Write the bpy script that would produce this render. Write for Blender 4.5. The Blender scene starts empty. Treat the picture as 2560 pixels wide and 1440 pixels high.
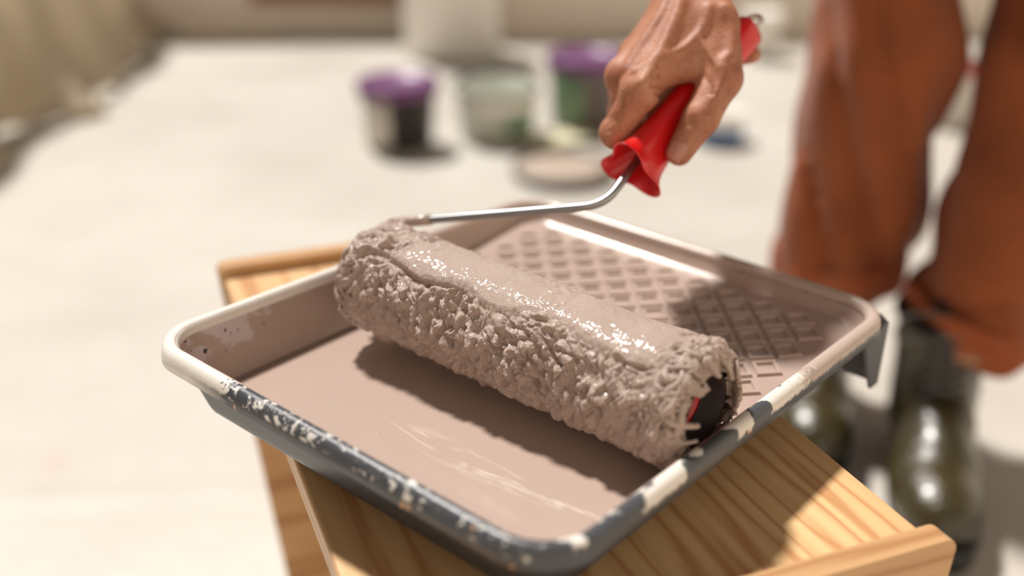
import bpy, bmesh, math, random
import numpy as np
from mathutils import Vector, Matrix

# ------------------------------------------------------------------ camera, world, light
scene = bpy.context.scene
COL = scene.collection
H_CAM, PITCH, F_PX = 0.80, math.radians(24.2), 2700.0
cam_data = bpy.data.cameras.new('camera')
cam = bpy.data.objects.new('camera', cam_data)
COL.objects.link(cam)
cam.location = (0, 0, H_CAM)
cam.rotation_euler = (math.pi / 2 - PITCH, 0, 0)
cam_data.sensor_width = 36.0
cam_data.lens = F_PX / 2560 * 36.0
cam_data.clip_start = 0.02
cam_data.dof.use_dof = True
cam_data.dof.focus_distance = 0.665
cam_data.dof.aperture_fstop = 2.0
scene.camera = cam

scene.view_settings.view_transform = 'Standard'
scene.view_settings.look = 'None'
scene.view_settings.gamma = 1.0
scene.view_settings.use_curve_mapping = False
scene.view_settings.exposure = 0.36

world = bpy.data.worlds.new('world')
scene.world = world
world.use_nodes = True
world.node_tree.nodes['Background'].inputs[0].default_value = (1.0, 0.93, 0.87, 1)
world.node_tree.nodes['Background'].inputs[1].default_value = 0.105

SUN_AZ, SUN_EL = math.radians(34), math.radians(59)
SUN_DIR = Vector((math.sin(SUN_AZ) * math.cos(SUN_EL), -math.cos(SUN_AZ) * math.cos(SUN_EL), -math.sin(SUN_EL)))
sun_data = bpy.data.lights.new('sunlight', 'SUN')
sun_data.energy = 4.05
sun_data.angle = math.radians(5.5)
sun_data.color = (1.0, 0.955, 0.90)
sun = bpy.data.objects.new('sunlight', sun_data)
COL.objects.link(sun)
sun.location = (-1.5, 2.5, 4)
sun.rotation_euler = SUN_DIR.to_track_quat('-Z', 'Y').to_euler()

rng = np.random.default_rng(7)
random.seed(7)

# ------------------------------------------------------------------ pixel helpers (photo 2560x1440)
_s, _c = math.sin(PITCH), math.cos(PITCH)
RC = np.array([[1, 0, 0], [0, -_s, _c], [0, -_c, -_s]])
CAM = np.array([0, 0, H_CAM])
def ray(px, py):
    return RC @ np.array([(px - 1280) / F_PX, (py - 720) / F_PX, 1.0])
def X(px, py, depth):
    return CAM + ray(px, py) * depth
def on_floor(px, py, z=0.0):
    r = ray(px, py)
    return CAM + r * (z - H_CAM) / r[2]

# ------------------------------------------------------------------ object helpers
def mesh_obj(name, verts, faces, mats, parent=None, smooth=True, face_mat=None):
    me = bpy.data.meshes.new(name)
    me.from_pydata([tuple(map(float, v)) for v in verts], [], [tuple(map(int, f)) for f in faces])
    return link_mesh(name, me, mats, parent, smooth, face_mat)
def link_mesh(name, me, mats, parent=None, smooth=True, face_mat=None):
    if not isinstance(mats, (list, tuple)):
        mats = [mats]
    for m in mats:
        me.materials.append(m)
    me.update()
    if smooth:
        me.polygons.foreach_set('use_smooth', [True] * len(me.polygons))
    if face_mat is not None:
        me.polygons.foreach_set('material_index', list(map(int, face_mat)))
    o = bpy.data.objects.new(name, me)
    COL.objects.link(o)
    if parent is not None:
        o.parent = parent
    return o
def tag(o, label, cat, group=None):
    o['label'] = label
    o['category'] = cat
    if group:
        o['group'] = group
    return o
def thing(name, label, cat, loc=(0, 0, 0), matrix=None, group=None):
    o = bpy.data.objects.new(name, None)
    COL.objects.link(o)
    o.empty_display_size = 0.05
    if matrix is not None:
        o.matrix_world = matrix
    else:
        o.location = loc
    return tag(o, label, cat, group)
def structure(o):
    o['kind'] = 'structure'
    return o
def bevel(o, w, seg=2):
    m = o.modifiers.new('bevel', 'BEVEL')
    m.width = w; m.segments = seg; m.limit_method = 'ANGLE'; m.angle_limit = math.radians(40)
    return o
def box(name, lo, hi, mat, parent=None, bev=0.0, seg=2):
    x0, y0, z0 = lo; x1, y1, z1 = hi
    v = [(x0, y0, z0), (x1, y0, z0), (x1, y1, z0), (x0, y1, z0), (x0, y0, z1), (x1, y0, z1), (x1, y1, z1), (x0, y1, z1)]
    f = [(0, 3, 2, 1), (4, 5, 6, 7), (0, 1, 5, 4), (1, 2, 6, 5), (2, 3, 7, 6), (3, 0, 4, 7)]
    o = mesh_obj(name, v, f, mat, parent, smooth=False)
    if bev:
        bevel(o, bev, seg)
    return o
def tube_geo(pts, rad, sides=8, cap=True, off=0):
    pts = np.asarray(pts, float); n = len(pts)
    rad = np.full(n, rad) if np.isscalar(rad) else np.asarray(rad, float)
    T = np.gradient(pts, axis=0); T /= np.linalg.norm(T, axis=1)[:, None] + 1e-12
    ref = np.array([0, 0, 1.0]) if abs(T[0][2]) < 0.9 else np.array([1.0, 0, 0])
    u = np.cross(T[0], ref); u /= np.linalg.norm(u)
    V, F = [], []
    for i in range(n):
        u = u - T[i] * (u @ T[i]); u /= np.linalg.norm(u) + 1e-12
        w = np.cross(T[i], u)
        for k in range(sides):
            a = 2 * math.pi * k / sides
            V.append(pts[i] + rad[i] * (math.cos(a) * u + math.sin(a) * w))
    for i in range(n - 1):
        for k in range(sides):
            k2 = (k + 1) % sides
            F.append((off + i * sides + k, off + i * sides + k2, off + (i + 1) * sides + k2, off + (i + 1) * sides + k))
    if cap:
        F.append(tuple(off + k for k in range(sides))[::-1])
        F.append(tuple(off + (n - 1) * sides + k for k in range(sides)))
    return V, F
def smooth_path(ctrl, per=8):
    P = np.asarray(ctrl, float)
    P = np.vstack([2 * P[0] - P[1], P, 2 * P[-1] - P[-2]])
    out = []
    for i in range(1, len(P) - 2):
        p0, p1, p2, p3 = P[i - 1:i + 3]
        for t in np.linspace(0, 1, per, endpoint=False):
            out.append(0.5 * ((2 * p1) + (-p0 + p2) * t + (2 * p0 - 5 * p1 + 4 * p2 - p3) * t * t + (-p0 + 3 * p1 - 3 * p2 + p3) * t ** 3))
    out.append(P[-2])
    return np.array(out)
def tube(name, pts, rad, mat, parent=None, sides=10):
    V, F = tube_geo(pts, rad, sides)
    return mesh_obj(name, V, F, mat, parent)
def lathe(name, prof, mat, parent=None, n=64, face_mat=None, arc=(0, 2 * math.pi), cap=False):
    full = abs(arc[1] - arc[0] - 2 * math.pi) < 1e-6
    m = n if full else n + 1
    V, F, FM = [], [], []
    for (r, z) in prof:
        for k in range(m):
            a = arc[0] + (arc[1] - arc[0]) * k / n
            V.append((r * math.cos(a), r * math.sin(a), z))
    for i in range(len(prof) - 1):
        for k in range(n):
            k2 = (k + 1) % m
            F.append((i * m + k, i * m + k2, (i + 1) * m + k2, (i + 1) * m + k))
            FM.append(face_mat[i] if face_mat else 0)
    return mesh_obj(name, V, F, mat, parent, face_mat=FM if face_mat else None)

# ------------------------------------------------------------------ implicit surfaces
def surface_nets(fn, lo, hi, h, axes=None):
    if axes is None:
        lo = np.array(lo, float)
        n = np.ceil((np.array(hi) - lo) / h).astype(int) + 1
        ax = [lo[i] + h * np.arange(n[i]) for i in range(3)]
    else:
        ax = [np.asarray(a, float) for a in axes]
        n = np.array([len(a) for a in ax])
    F = np.empty(n)
    for i in range(n[0]):
        yy, zz = np.meshgrid(ax[1], ax[2], indexing='ij')
        G = np.stack([np.full(yy.size, ax[0][i]), yy.ravel(), zz.ravel()], -1)
        F[i] = fn(G).reshape(n[1], n[2])
    ins = F < 0
    cs = [(i, j, k) for i in (0, 1) for j in (0, 1) for k in (0, 1)]
    sub = [ins[i:n[0] - 1 + i, j:n[1] - 1 + j, k:n[2] - 1 + k] for i, j, k in cs]
    cnt = sum(s.astype(int) for s in sub)
    act = (cnt > 0) & (cnt < 8)
    ijk = np.argwhere(act)
    idx = -np.ones(act.shape, int); idx[act] = np.arange(len(ijk))
    acc = np.zeros((len(ijk), 3)); num = np.zeros(len(ijk))
    for a in cs:
        for d in range(3):
            if a[d]:
                continue
            b = list(a); b[d] = 1
            A = ijk + np.array(a); B = ijk + np.array(b)
            fa = F[A[:, 0], A[:, 1], A[:, 2]]; fb = F[B[:, 0], B[:, 1], B[:, 2]]
            m = (fa < 0) != (fb < 0)
            t = np.where(m, fa / np.where(m, fa - fb, 1), 0)
            p = np.tile(np.array(a, float), (len(ijk), 1)); p[:, d] = t
            acc[m] += p[m]; num += m
    pos = ijk + acc / num[:, None]
    V = np.stack([np.interp(pos[:, d], np.arange(n[d]), ax[d]) for d in range(3)], -1)
    quads = []
    for d in range(3):
        u, v = (d + 1) % 3, (d + 2) % 3
        s0 = [slice(None)] * 3; s1 = [slice(None)] * 3
        s0[d] = slice(0, -1); s1[d] = slice(1, None)
        e = ins[tuple(s0)] != ins[tuple(s1)]
        P = np.argwhere(e)
        P = P[(P[:, u] > 0) & (P[:, v] > 0) & (P[:, u] < n[u] - 1) & (P[:, v] < n[v] - 1)]
        flip = ins[P[:, 0], P[:, 1], P[:, 2]]
        eu = np.zeros(3, int); eu[u] = 1; ev = np.zeros(3, int); ev[v] = 1
        c = [P - eu - ev, P - ev, P, P - eu]
        q = np.stack([idx[a[:, 0], a[:, 1], a[:, 2]] for a in c], -1)
        q[~flip] = q[~flip][:, ::-1]
        quads.append(q)
    Q = np.concatenate(quads)
    return V, Q[(Q >= 0).all(1)]
def smin(a, b, k):
    if k <= 0:
        return np.minimum(a, b)
    h = np.clip(0.5 + 0.5 * (b - a) / k, 0, 1)
    return b * (1 - h) + a * h - k * h * (1 - h)
def smax(a, b, k):
    return -smin(-a, -b, k)
def cone(P, a, b, ra, rb):
    a = np.asarray(a, float); b = np.asarray(b, float); ba = b - a
    t = np.clip(((P - a) @ ba) / (ba @ ba), 0, 1)
    return np.linalg.norm(P - a - t[:, None] * ba, axis=1) - (ra + (rb - ra) * t)
def ellipsoid(P, c, r):
    q = (P - np.asarray(c)) / np.asarray(r)
    k0 = np.linalg.norm(q, axis=1); k1 = np.linalg.norm(q / np.asarray(r), axis=1)
    return k0 * (k0 - 1) / (k1 + 1e-9)
def march(fn, o, d, t0, t1):
    d = np.asarray(d) / np.linalg.norm(d); t = t0
    for _ in range(120):
        s = float(fn((o + d * t)[None])[0])
        if s < 2e-4:
            return o + d * t
        t += s * 0.8
        if t > t1:
            break
    return None

# ------------------------------------------------------------------ filtered noise on arrays
def fft_noise(shape, scale, seed, aniso=(1, 1), ang=0.0):
    r = np.random.default_rng(seed)
    w = r.standard_normal(shape)
    fy = np.fft.fftfreq(shape[0])[:, None]; fx = np.fft.fftfreq(shape[1])[None, :]
    ca, sa = math.cos(ang), math.sin(ang)
    gx = (fx * ca + fy * sa) * scale * aniso[0]; gy = (-fx * sa + fy * ca) * scale * aniso[1]
    out = np.fft.ifft2(np.fft.fft2(w) * np.exp(-(gx ** 2 + gy ** 2) * 4)).real
    return out / out.std()

# ------------------------------------------------------------------ materials
def srgb(r, g, b):
    f = lambda c: c / 12.92 if c <= 0.04045 else ((c + 0.055) / 1.055) ** 2.4
    return (f(r / 255), f(g / 255), f(b / 255), 1)
class Mat:
    def __init__(self, name, color=(0.5, 0.5, 0.5, 1), rough=0.5, **kw):
        self.m = bpy.data.materials.new(name); self.m.use_nodes = True
        self.nt = self.m.node_tree; self.b = self.nt.nodes['Principled BSDF']
        self.b.inputs['Base Color'].default_value = color
        self.b.inputs['Roughness'].default_value = rough
        for k, v in kw.items():
            self.b.inputs[k.replace('_', ' ')].default_value = v
    def n(self, t, **kw):
        nd = self.nt.nodes.new(t)
        for k, v in kw.items():
            if hasattr(nd, k):
                setattr(nd, k, v)
            else:
                nd.inputs[k.replace('_', ' ')].default_value = v
        return nd
    def l(self, a, b):
        self.nt.links.new(a, b)
    def coord(self, scale=(1, 1, 1), rot=(0, 0, 0), loc=(0, 0, 0), src='Object'):
        tc = self.n('ShaderNodeTexCoord'); mp = self.n('ShaderNodeMapping')
        mp.inputs['Scale'].default_value = scale; mp.inputs['Rotation'].default_value = rot; mp.inputs['Location'].default_value = loc
        self.l(tc.outputs[src], mp.inputs[0])
        return mp.outputs[0]
    def noise(self, vec, scale, detail=4, rough=0.55, dist=0.0):
        nd = self.n('ShaderNodeTexNoise')
        nd.inputs['Scale'].default_value = scale; nd.inputs['Detail'].default_value = detail
        nd.inputs['Roughness'].default_value = rough; nd.inputs['Distortion'].default_value = dist
        self.l(vec, nd.inputs['Vector'])
        return nd.outputs['Fac']
    def ramp(self, fac, stops):
        nd = self.n('ShaderNodeValToRGB'); cr = nd.color_ramp
        while len(cr.elements) < len(stops):
            cr.elements.new(0.5)
        for e, (p, c) in zip(cr.elements, stops):
            e.position = p
            e.color = c if len(c) == 4 else (*c, 1)
        self.l(fac, nd.inputs[0])
        return nd.outputs[0]
    def mix(self, fac, a, b):
        nd = self.n('ShaderNodeMix', data_type='RGBA')
        for s, v in ((nd.inputs[0], fac), (nd.inputs[6], a), (nd.inputs[7], b)):
            if hasattr(v, 'node'):
                self.l(v, s)
            else:
                s.default_value = v
        return nd.outputs[2]
    def math(self, op, a, b=0.0, clamp=False):
        nd = self.n('ShaderNodeMath', operation=op); nd.use_clamp = clamp
        for s, v in ((nd.inputs[0], a), (nd.inputs[1], b)):
            if hasattr(v, 'node'):
                self.l(v, s)
            else:
                s.default_value = v
        return nd.outputs[0]
    def mapr(self, v, a, b, c=0.0, d=1.0):
        nd = self.n('ShaderNodeMapRange')
        for s, x in zip(nd.inputs[1:5], (a, b, c, d)):
            s.default_value = x
        self.l(v, nd.inputs[0])
        return nd.outputs[0]
    def sep(self, vec):
        nd = self.n('ShaderNodeSeparateXYZ'); self.l(vec, nd.inputs[0]); return nd.outputs
    def col(self, c):
        self.l(c, self.b.inputs['Base Color'])
    def bump(self, h, strength=0.3, dist=0.002):
        nd = self.n('ShaderNodeBump'); nd.inputs['Strength'].default_value = strength; nd.inputs['Distance'].default_value = dist
        self.l(h, nd.inputs['Height']); self.l(nd.outputs[0], self.b.inputs['Normal'])
def plain(name, color, rough=0.5, var=0.0, vscale=20, bump=0.0, bscale=200, **kw):
    M = Mat(name, color, rough, **kw)
    if var or bump:
        v = M.coord()
    if var:
        nz = M.noise(v, vscale)
        c2 = tuple(x * (1 - var) for x in color[:3]) + (1,)
        M.col(M.mix(nz, color, c2))
    if bump:
        M.bump(M.noise(v, bscale, 3), bump, 0.001)
    return M.m

PAINT = (0.485, 0.368, 0.312, 1)
def paint_material(name, rough=0.3, bscale=250, bump=0.15, coat=0.6):
    M = Mat(name, PAINT, rough)
    M.b.inputs['Coat Weight'].default_value = coat
    M.b.inputs['Coat Roughness'].default_value = 0.12
    v = M.coord()
    nz = M.noise(v, 30, 5)
    M.col(M.mix(nz, (PAINT[0] * 1.08, PAINT[1] * 1.08, PAINT[2] * 1.08, 1), (PAINT[0] * 0.88, PAINT[1] * 0.87, PAINT[2] * 0.86, 1)))
    if bump:
        M.bump(M.noise(v, bscale, 4), bump, 0.0015)
    return M.m
m_paint_film = paint_material('wet paint film', 0.32, 140, 0.25)
m_paint_nap = paint_material('paint soaked nap', 0.42, 1300, 0.6, 0.22)

# paint pool: smooth, a few pale streaks and bubbles
M = Mat('liquid paint', PAINT, 0.22); M.b.inputs['Coat Weight'].default_value = 0.5; M.b.inputs['Coat Roughness'].default_value = 0.08
v = M.coord()
streak = M.noise(M.coord(scale=(14, 70, 1), loc=(0.3, 0.1, 0)), 1.0, 6, 0.6, 1.0)
band = M.math('ABSOLUTE', M.math('SUBTRACT', M.sep(v)[1], 0.076))
band = M.mapr(band, 0.0, 0.013, 1.0, 0.0)
xr = M.mapr(M.sep(v)[0], 0.13, 0.18, 0.0, 1.0)
msk = M.math('MULTIPLY', M.math('MULTIPLY', M.mapr(streak, 0.53, 0.64), band, True), xr, True)
base = M.mix(M.noise(M.coord(scale=(4, 9, 1)), 1.5, 3), (0.495, 0.378, 0.32, 1), (0.46, 0.342, 0.285, 1))
M.col(M.mix(msk, base, (0.72, 0.62, 0.55, 1)))
vor = M.n('ShaderNodeTexVoronoi', Scale=230.0); M.l(v, vor.inputs['Vector'])
bub = M.math('MULTIPLY', M.mapr(vor.outputs['Distance'], 0.0, 0.35, 1.0, 0.0), M.mapr(M.noise(v, 26, 3), 0.60, 0.70), True)
M.bump(bub, 0.35, 0.001)
m_paint_pool = M.m

PLASTIC = srgb(70, 72, 78)
# tray inside: paint film with old whitish patches and bare specks on the side wall near the well corner
M = Mat('paint stained tray inside', PAINT, 0.34); M.b.inputs['Coat Weight'].default_value = 0.5; M.b.inputs['Coat Roughness'].default_value = 0.15
v = M.coord(); s = M.sep(v)
film = M.mix(M.noise(v, 35, 5), (PAINT[0] * 1.05, PAINT[1] * 1.05, PAINT[2] * 1.05, 1), (PAINT[0] * 0.86, PAINT[1] * 0.84, PAINT[2] * 0.82, 1))
near = M.math('MULTIPLY', M.mapr(s[1], 0.115, 0.06, 0.0, 1.0), M.mapr(s[2], -0.032, -0.02, 0.0, 1.0), True)
near = M.math('MULTIPLY', near, M.mapr(s[0], 0.06, 0.04, 0.0, 1.0), True)
pm = M.mapr(M.math('ADD', M.noise(v, 38, 6, 0.6, 0.6), M.math('MULTIPLY', near, 0.16)), 0.60, 0.64)
pm = M.math('MULTIPLY', pm, M.mapr(near, 0.0, 0.15), True)
c1 = M.mix(pm, film, srgb(205, 190, 190))
dk = M.mapr(M.noise(M.coord(scale=(1, 1.6, 2.4), loc=(0.2, 0.4, 0.1)), 75, 2), 0.655, 0.675)
dk = M.math('MULTIPLY', dk, M.mapr(near, 0.25, 0.6), True)
M.col(M.mix(dk, c1, srgb(40, 44, 52)))
M.bump(M.noise(v, 160, 4), 0.22, 0.0012)
m_tray_in = M.m
# tray outside: grey plastic, dusty and smeared
M = Mat('grey tray plastic', PLASTIC, 0.42)
v = M.coord()
c1 = M.mix(M.noise(v, 9, 5), srgb(74, 75, 79), srgb(54, 55, 60))
M.col(M.mix(M.mapr(M.noise(v, 55, 6, 0.65), 0.62, 0.72), c1, srgb(126, 112, 106)))
m_tray_out = M.m
# rim: grey plastic under old white and new taupe paint
M = Mat('paint spattered tray rim', PLASTIC, 0.35)
v = M.coord(); s = M.sep(v)
xw = M.mapr(s[0], 0.045, 0.10, 0.62, 0.362)                              # whiter towards the outer well corner
xw2 = M.mapr(s[0], 0.10, 0.30, 0.0, -0.03)
yw = M.math('MULTIPLY', M.mapr(s[1], 0.0, 0.02, 0.0, 1.0), M.mapr(s[0], 0.30, 0.325, 0.0, 1.0), True)
cov = M.math('ADD', M.math('ADD', xw, xw2), M.math('MULTIPLY', yw, 0.072))
big = M.noise(v, 24, 2); fine = M.noise(v, 190, 7, 0.66, 0.4)
nn1 = M.math('ADD', M.math('MULTIPLY', big, 0.35), M.math('MULTIPLY', fine, 0.65))
blob = M.noise(v, 46, 2, 0.4)
nn2 = M.math('ADD', M.math('MULTIPLY', blob, 0.85), M.math('MULTIPLY', fine, 0.15))
nn = M.math('ADD', M.math('MULTIPLY', nn1, M.math('SUBTRACT', 1.0, yw)), M.math('MULTIPLY', nn2, yw))
wm = M.mapr(M.math('ADD', nn, cov), 0.885, 0.915)
c0 = M.mix(M.noise(v, 18, 3), srgb(86, 88, 93), srgb(62, 64, 69))
orange = M.mapr(M.noise(M.coord(loc=(0.7, 0.2, 0)), 60, 3), 0.68, 0.71)
c0 = M.mix(orange, c0, srgb(205, 160, 128))
c1 = M.mix(wm, c0, srgb(232, 226, 218))
tp = M.mapr(M.math('ADD', M.math('MULTIPLY', fine, 0.10), s[1]), 0.285, 0.305)   # taupe paint on the ramp end
tp2 = M.math('MULTIPLY', M.mapr(s[1], 0.19, 0.22), M.mapr(s[0], 0.05, 0.02), True)
c2 = M.mix(M.math('MAXIMUM', tp, tp2), c1, (0.53, 0.42, 0.36, 1))
skirt = M.mapr(M.math('ADD', s[2], M.math('MULTIPLY', fine, 0.006)), -0.0015, 0.0005)  # paint stops above the lip's lower edge
c3 = M.mix(M.math('MULTIPLY', M.math('SUBTRACT', 1.0, skirt), M.mapr(s[0], 0.05, 0.09), True), c2, c0)
M.col(c3)
M.bump(M.math('ADD', wm, fine), 0.25, 0.0008)
m_rim = M.m

def wood(name, light, dark, seed=0.0, grain='Y', ring=1.0):
    M = Mat(name, light, 0.42)
    sc = {'Y': (1, 0.075, 1), 'X': (0.075, 1, 1), 'Z': (1, 1, 0.075)}[grain]
    v = M.coord(scale=sc, loc=(seed, seed * 0.7, seed * 0.3))
    warp = M.noise(v, 9, 2, 0.5)
    w = M.n('ShaderNodeTexWave', wave_type='RINGS', bands_direction='X' if grain != 'X' else 'Y')
    w.rings_direction = grain if hasattr(w, 'rings_direction') else 'Y'
    w.inputs['Scale'].default_value = 12 * ring; w.inputs['Distortion'].default_value = 9; w.inputs['Detail'].default_value = 2.5
    w.inputs['Detail Scale'].default_value = 1.3
    M.l(M.coord(scale=tuple(x * 1.0 for x in sc), loc=(seed + 0.11, seed, 0.17)), w.inputs['Vector'])
    g = M.ramp(w.outputs['Fac'], [(0.0, (0, 0, 0, 1)), (0.45, (0.15, 0.15, 0.15, 1)), (0.85, (0.5, 0.5, 0.5, 1)), (1.0, (1, 1, 1, 1))])
    fib = M.noise(M.coord(scale=tuple(x if x < 1 else 3.5 for x in sc)), 90, 4)
    c1 = M.mix(M.mapr(warp, 0.35, 0.7), light, tuple(light[i] * 0.65 + dark[i] * 0.35 for i in range(3)) + (1,))
    c2 = M.mix(M.math('MULTIPLY', g, 0.75), c1, dark)
    c3 = M.mix(M.math('MULTIPLY', M.mapr(fib, 0.5, 0.8), 0.25), c2, dark)
    # knots
    vo = M.n('ShaderNodeTexVoronoi', Scale=1.0)
    M.l(M.coord(scale=tuple(7 if x == 1 else 4 for x in sc), loc=(seed * 2 + 0.35, 0.2, 0.5)), vo.inputs['Vector'])
    kn = M.mapr(vo.outputs['Distance'], 0.06, 0.03)
    M.col(M.mix(kn, c3, srgb(96, 58, 30)))
    M.bump(g, 0.08, 0.0006)
    return M.m
m_pine = wood('pine board', srgb(228, 190, 140), srgb(184, 126, 76), 0.2, 'Y', 3.0)
m_pine_panel = wood('pine end panel', srgb(206, 166, 120), srgb(164, 114, 70), 1.4, 'X', 2.5)

m_steel = plain('brushed steel', (0.33, 0.335, 0.34, 1), 0.36, Metallic=1.0)
M = Mat('red plastic', srgb(214, 22, 26), 0.28); M.b.inputs['Coat Weight'].default_value = 0.3
M.b.inputs['Subsurface Weight'].default_value = 0.15; M.b.inputs['Subsurface Radius'].default_value = (0.01, 0.002, 0.002)
v = M.coord(); M.bump(M.noise(v, 70, 3), 0.12, 0.001)
m_red = M.m
m_core = plain('dark core tube', srgb(40, 22, 20), 0.6, 0.3)

M = Mat('skin', srgb(190, 132, 100), 0.56)
M.b.inputs['Subsurface Weight'].default_value = 0.12; M.b.inputs['Subsurface Radius'].default_value = (0.012, 0.004, 0.002)
v = M.coord()
c1 = M.mix(M.mapr(M.noise(v, 45, 4), 0.3, 0.7), srgb(190, 133, 102), srgb(160, 98, 72))
M.col(M.mix(M.mapr(M.noise(v, 260, 3), 0.55, 0.75), c1, srgb(146, 88, 66)))
w = M.n('ShaderNodeTexVoronoi', Scale=650.0); M.l(v, w.inputs['Vector'])
M.bump(M.math('ADD', w.outputs['Distance'], M.noise(M.coord(scale=(1, 1, 0.4)), 220, 4)), 0.22, 0.0009)
m_skin = M.m
m_nail = plain('fingernail', srgb(192, 134, 114), 0.3, 0.1)

M = Mat('rust cotton twill', srgb(150, 78, 36), 0.9); M.b.inputs['Sheen Weight'].default_value = 0.15
v = M.coord()
M.col(M.mix(M.noise(v, 14, 4), srgb(160, 84, 40), srgb(118, 58, 27)))
M.bump(M.noise(v, 900, 2), 0.15, 0.0006)
m_trouser = M.m
M = Mat('paint marked cuff', srgb(158, 80, 40), 0.85)
v = M.coord()
c1 = M.mix(M.noise(v, 12, 4), srgb(172, 90, 48), srgb(128, 60, 30))
M.col(M.mix(M.mapr(M.noise(M.coord(scale=(1, 1, 4)), 14, 3), 0.60, 0.68), c1, srgb(176, 140, 112)))
m_cuff = M.m
M = Mat('olive boot leather', srgb(74, 68, 30), 0.34); M.b.inputs['Coat Weight'].default_value = 0.35; M.b.inputs['Coat Roughness'].default_value = 0.2
v = M.coord()
M.col(M.mix(M.noise(v, 18, 4), srgb(74, 64, 30), srgb(36, 32, 20)))
M.bump(M.noise(v, 60, 4), 0.6, 0.006)
m_boot = M.m
m_black = plain('black rubber', srgb(24, 22, 22), 0.5, 0.2)
m_fabric_black = plain('black canvas', srgb(20, 17, 16), 0.8, 0.3, 60)
m_lace = plain('grey lace cord', srgb(120, 116, 110), 0.7, 0.2, 80)
m_shirt = plain('grey work shirt', srgb(112, 110, 104), 0.85, 0.15, 10)
m_hair = plain('dark hair', srgb(45, 32, 24), 0.6, 0.3, 60)

# ================================================================== THE SETTING
M = Mat('bare screed', srgb(200, 190, 176), 0.7); v = M.coord(); M.col(M.mix(M.noise(v, 3, 4), srgb(206, 197, 184), srgb(184, 172, 156)))
m_floor = M.m
structure(box('floor', (-1.6, -1.5, -0.06), (3.4, 4.3, -0.0165), m_floor))
m_wall = plain('bare tan wall', srgb(248, 236, 220), 0.8, 0.08, 4)
structure(box('wall_back', (-1.6, 4.15, -0.06), (3.4, 4.3, 0.42), m_wall))
structure(box('wall_left', (-1.6, -1.5, -0.06), (-1.45, 4.15, 0.10), m_wall))
structure(box('window_1', (-1.47, -1.5, 0.425), (-1.43, 4.15, 0.465), m_wall, bev=0.004))
structure(box('wall_right', (3.4, -1.5, -0.06), (3.55, 4.3, 2.5), m_wall))
structure(box('wall_front', (-1.6, -1.65, -0.06), (3.55, -1.5, 2.5), m_wall))
m_brown = wood('brown skirting wood', srgb(158, 104, 74), srgb(118, 70, 46), 0.6, 'X')
structure(box('trim_1', (-0.98, 4.125, 0.11), (-0.27, 4.15, 0.30), m_brown, bev=0.004))

# cream protective sheet over the whole floor, wrinkled
def build_sheet():
    nx, ny = 330, 380
    x = np.linspace(-1.45, 3.3, nx); y = np.linspace(-1.45, 4.14, ny)
    A = fft_noise((ny, nx), 46, 11, (1, 1)) * 0.0022
    B = fft_noise((ny, nx), 16, 12, (2.6, 0.8), 0.5) * 0.0012
    C = np.maximum(0, 1 - np.abs(fft_noise((ny, nx), 34, 13, (1.6, 0.9), -0.4)) * 4) * 0.0014
    D = np.maximum(0, 1 - np.abs(fft_noise((ny, nx), 22, 15, (1, 2), 0.2)) * 6) * 0.0008
    z = A + B + C + D
    z = np.clip(z - z.min(), 0, 0.013) - 0.0135
    # flat where the boots, stool and tins stand (weight of the things)
    V = np.stack([np.tile(x, ny), np.repeat(y, nx), z.ravel()], -1)
    i = np.arange(ny - 1)[:, None] * nx + np.arange(nx - 1)[None]
    Q = np.stack([i, i + 1, i + nx + 1, i + nx], -1).reshape(-1, 4)
    M = Mat('cream sheeting', srgb(232, 224, 212), 0.48)
    M.b.inputs['Coat Weight'].default_value = 0.08; M.b.inputs['Coat Roughness'].default_value = 0.3
    v = M.coord()
    c1 = M.mix(M.mapr(M.noise(v, 2.2, 4), 0.35, 0.7), srgb(202, 197, 188), srgb(189, 181, 171))
    c2 = M.mix(M.mapr(M.noise(v, 7, 3), 0.66, 0.76), c1, srgb(192, 174, 160))
    M.col(c2)
    M.bump(M.noise(v, 24, 5, 0.6), 0.25, 0.006)
    o = mesh_obj('dust_sheet', V, Q, M.m)
    sol = o.modifiers.new('thickness', 'SOLIDIFY'); sol.thickness = 0.0006
    tag(o, 'cream protective sheet wrinkled over the whole floor', 'dust sheet')
build_sheet()

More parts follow.
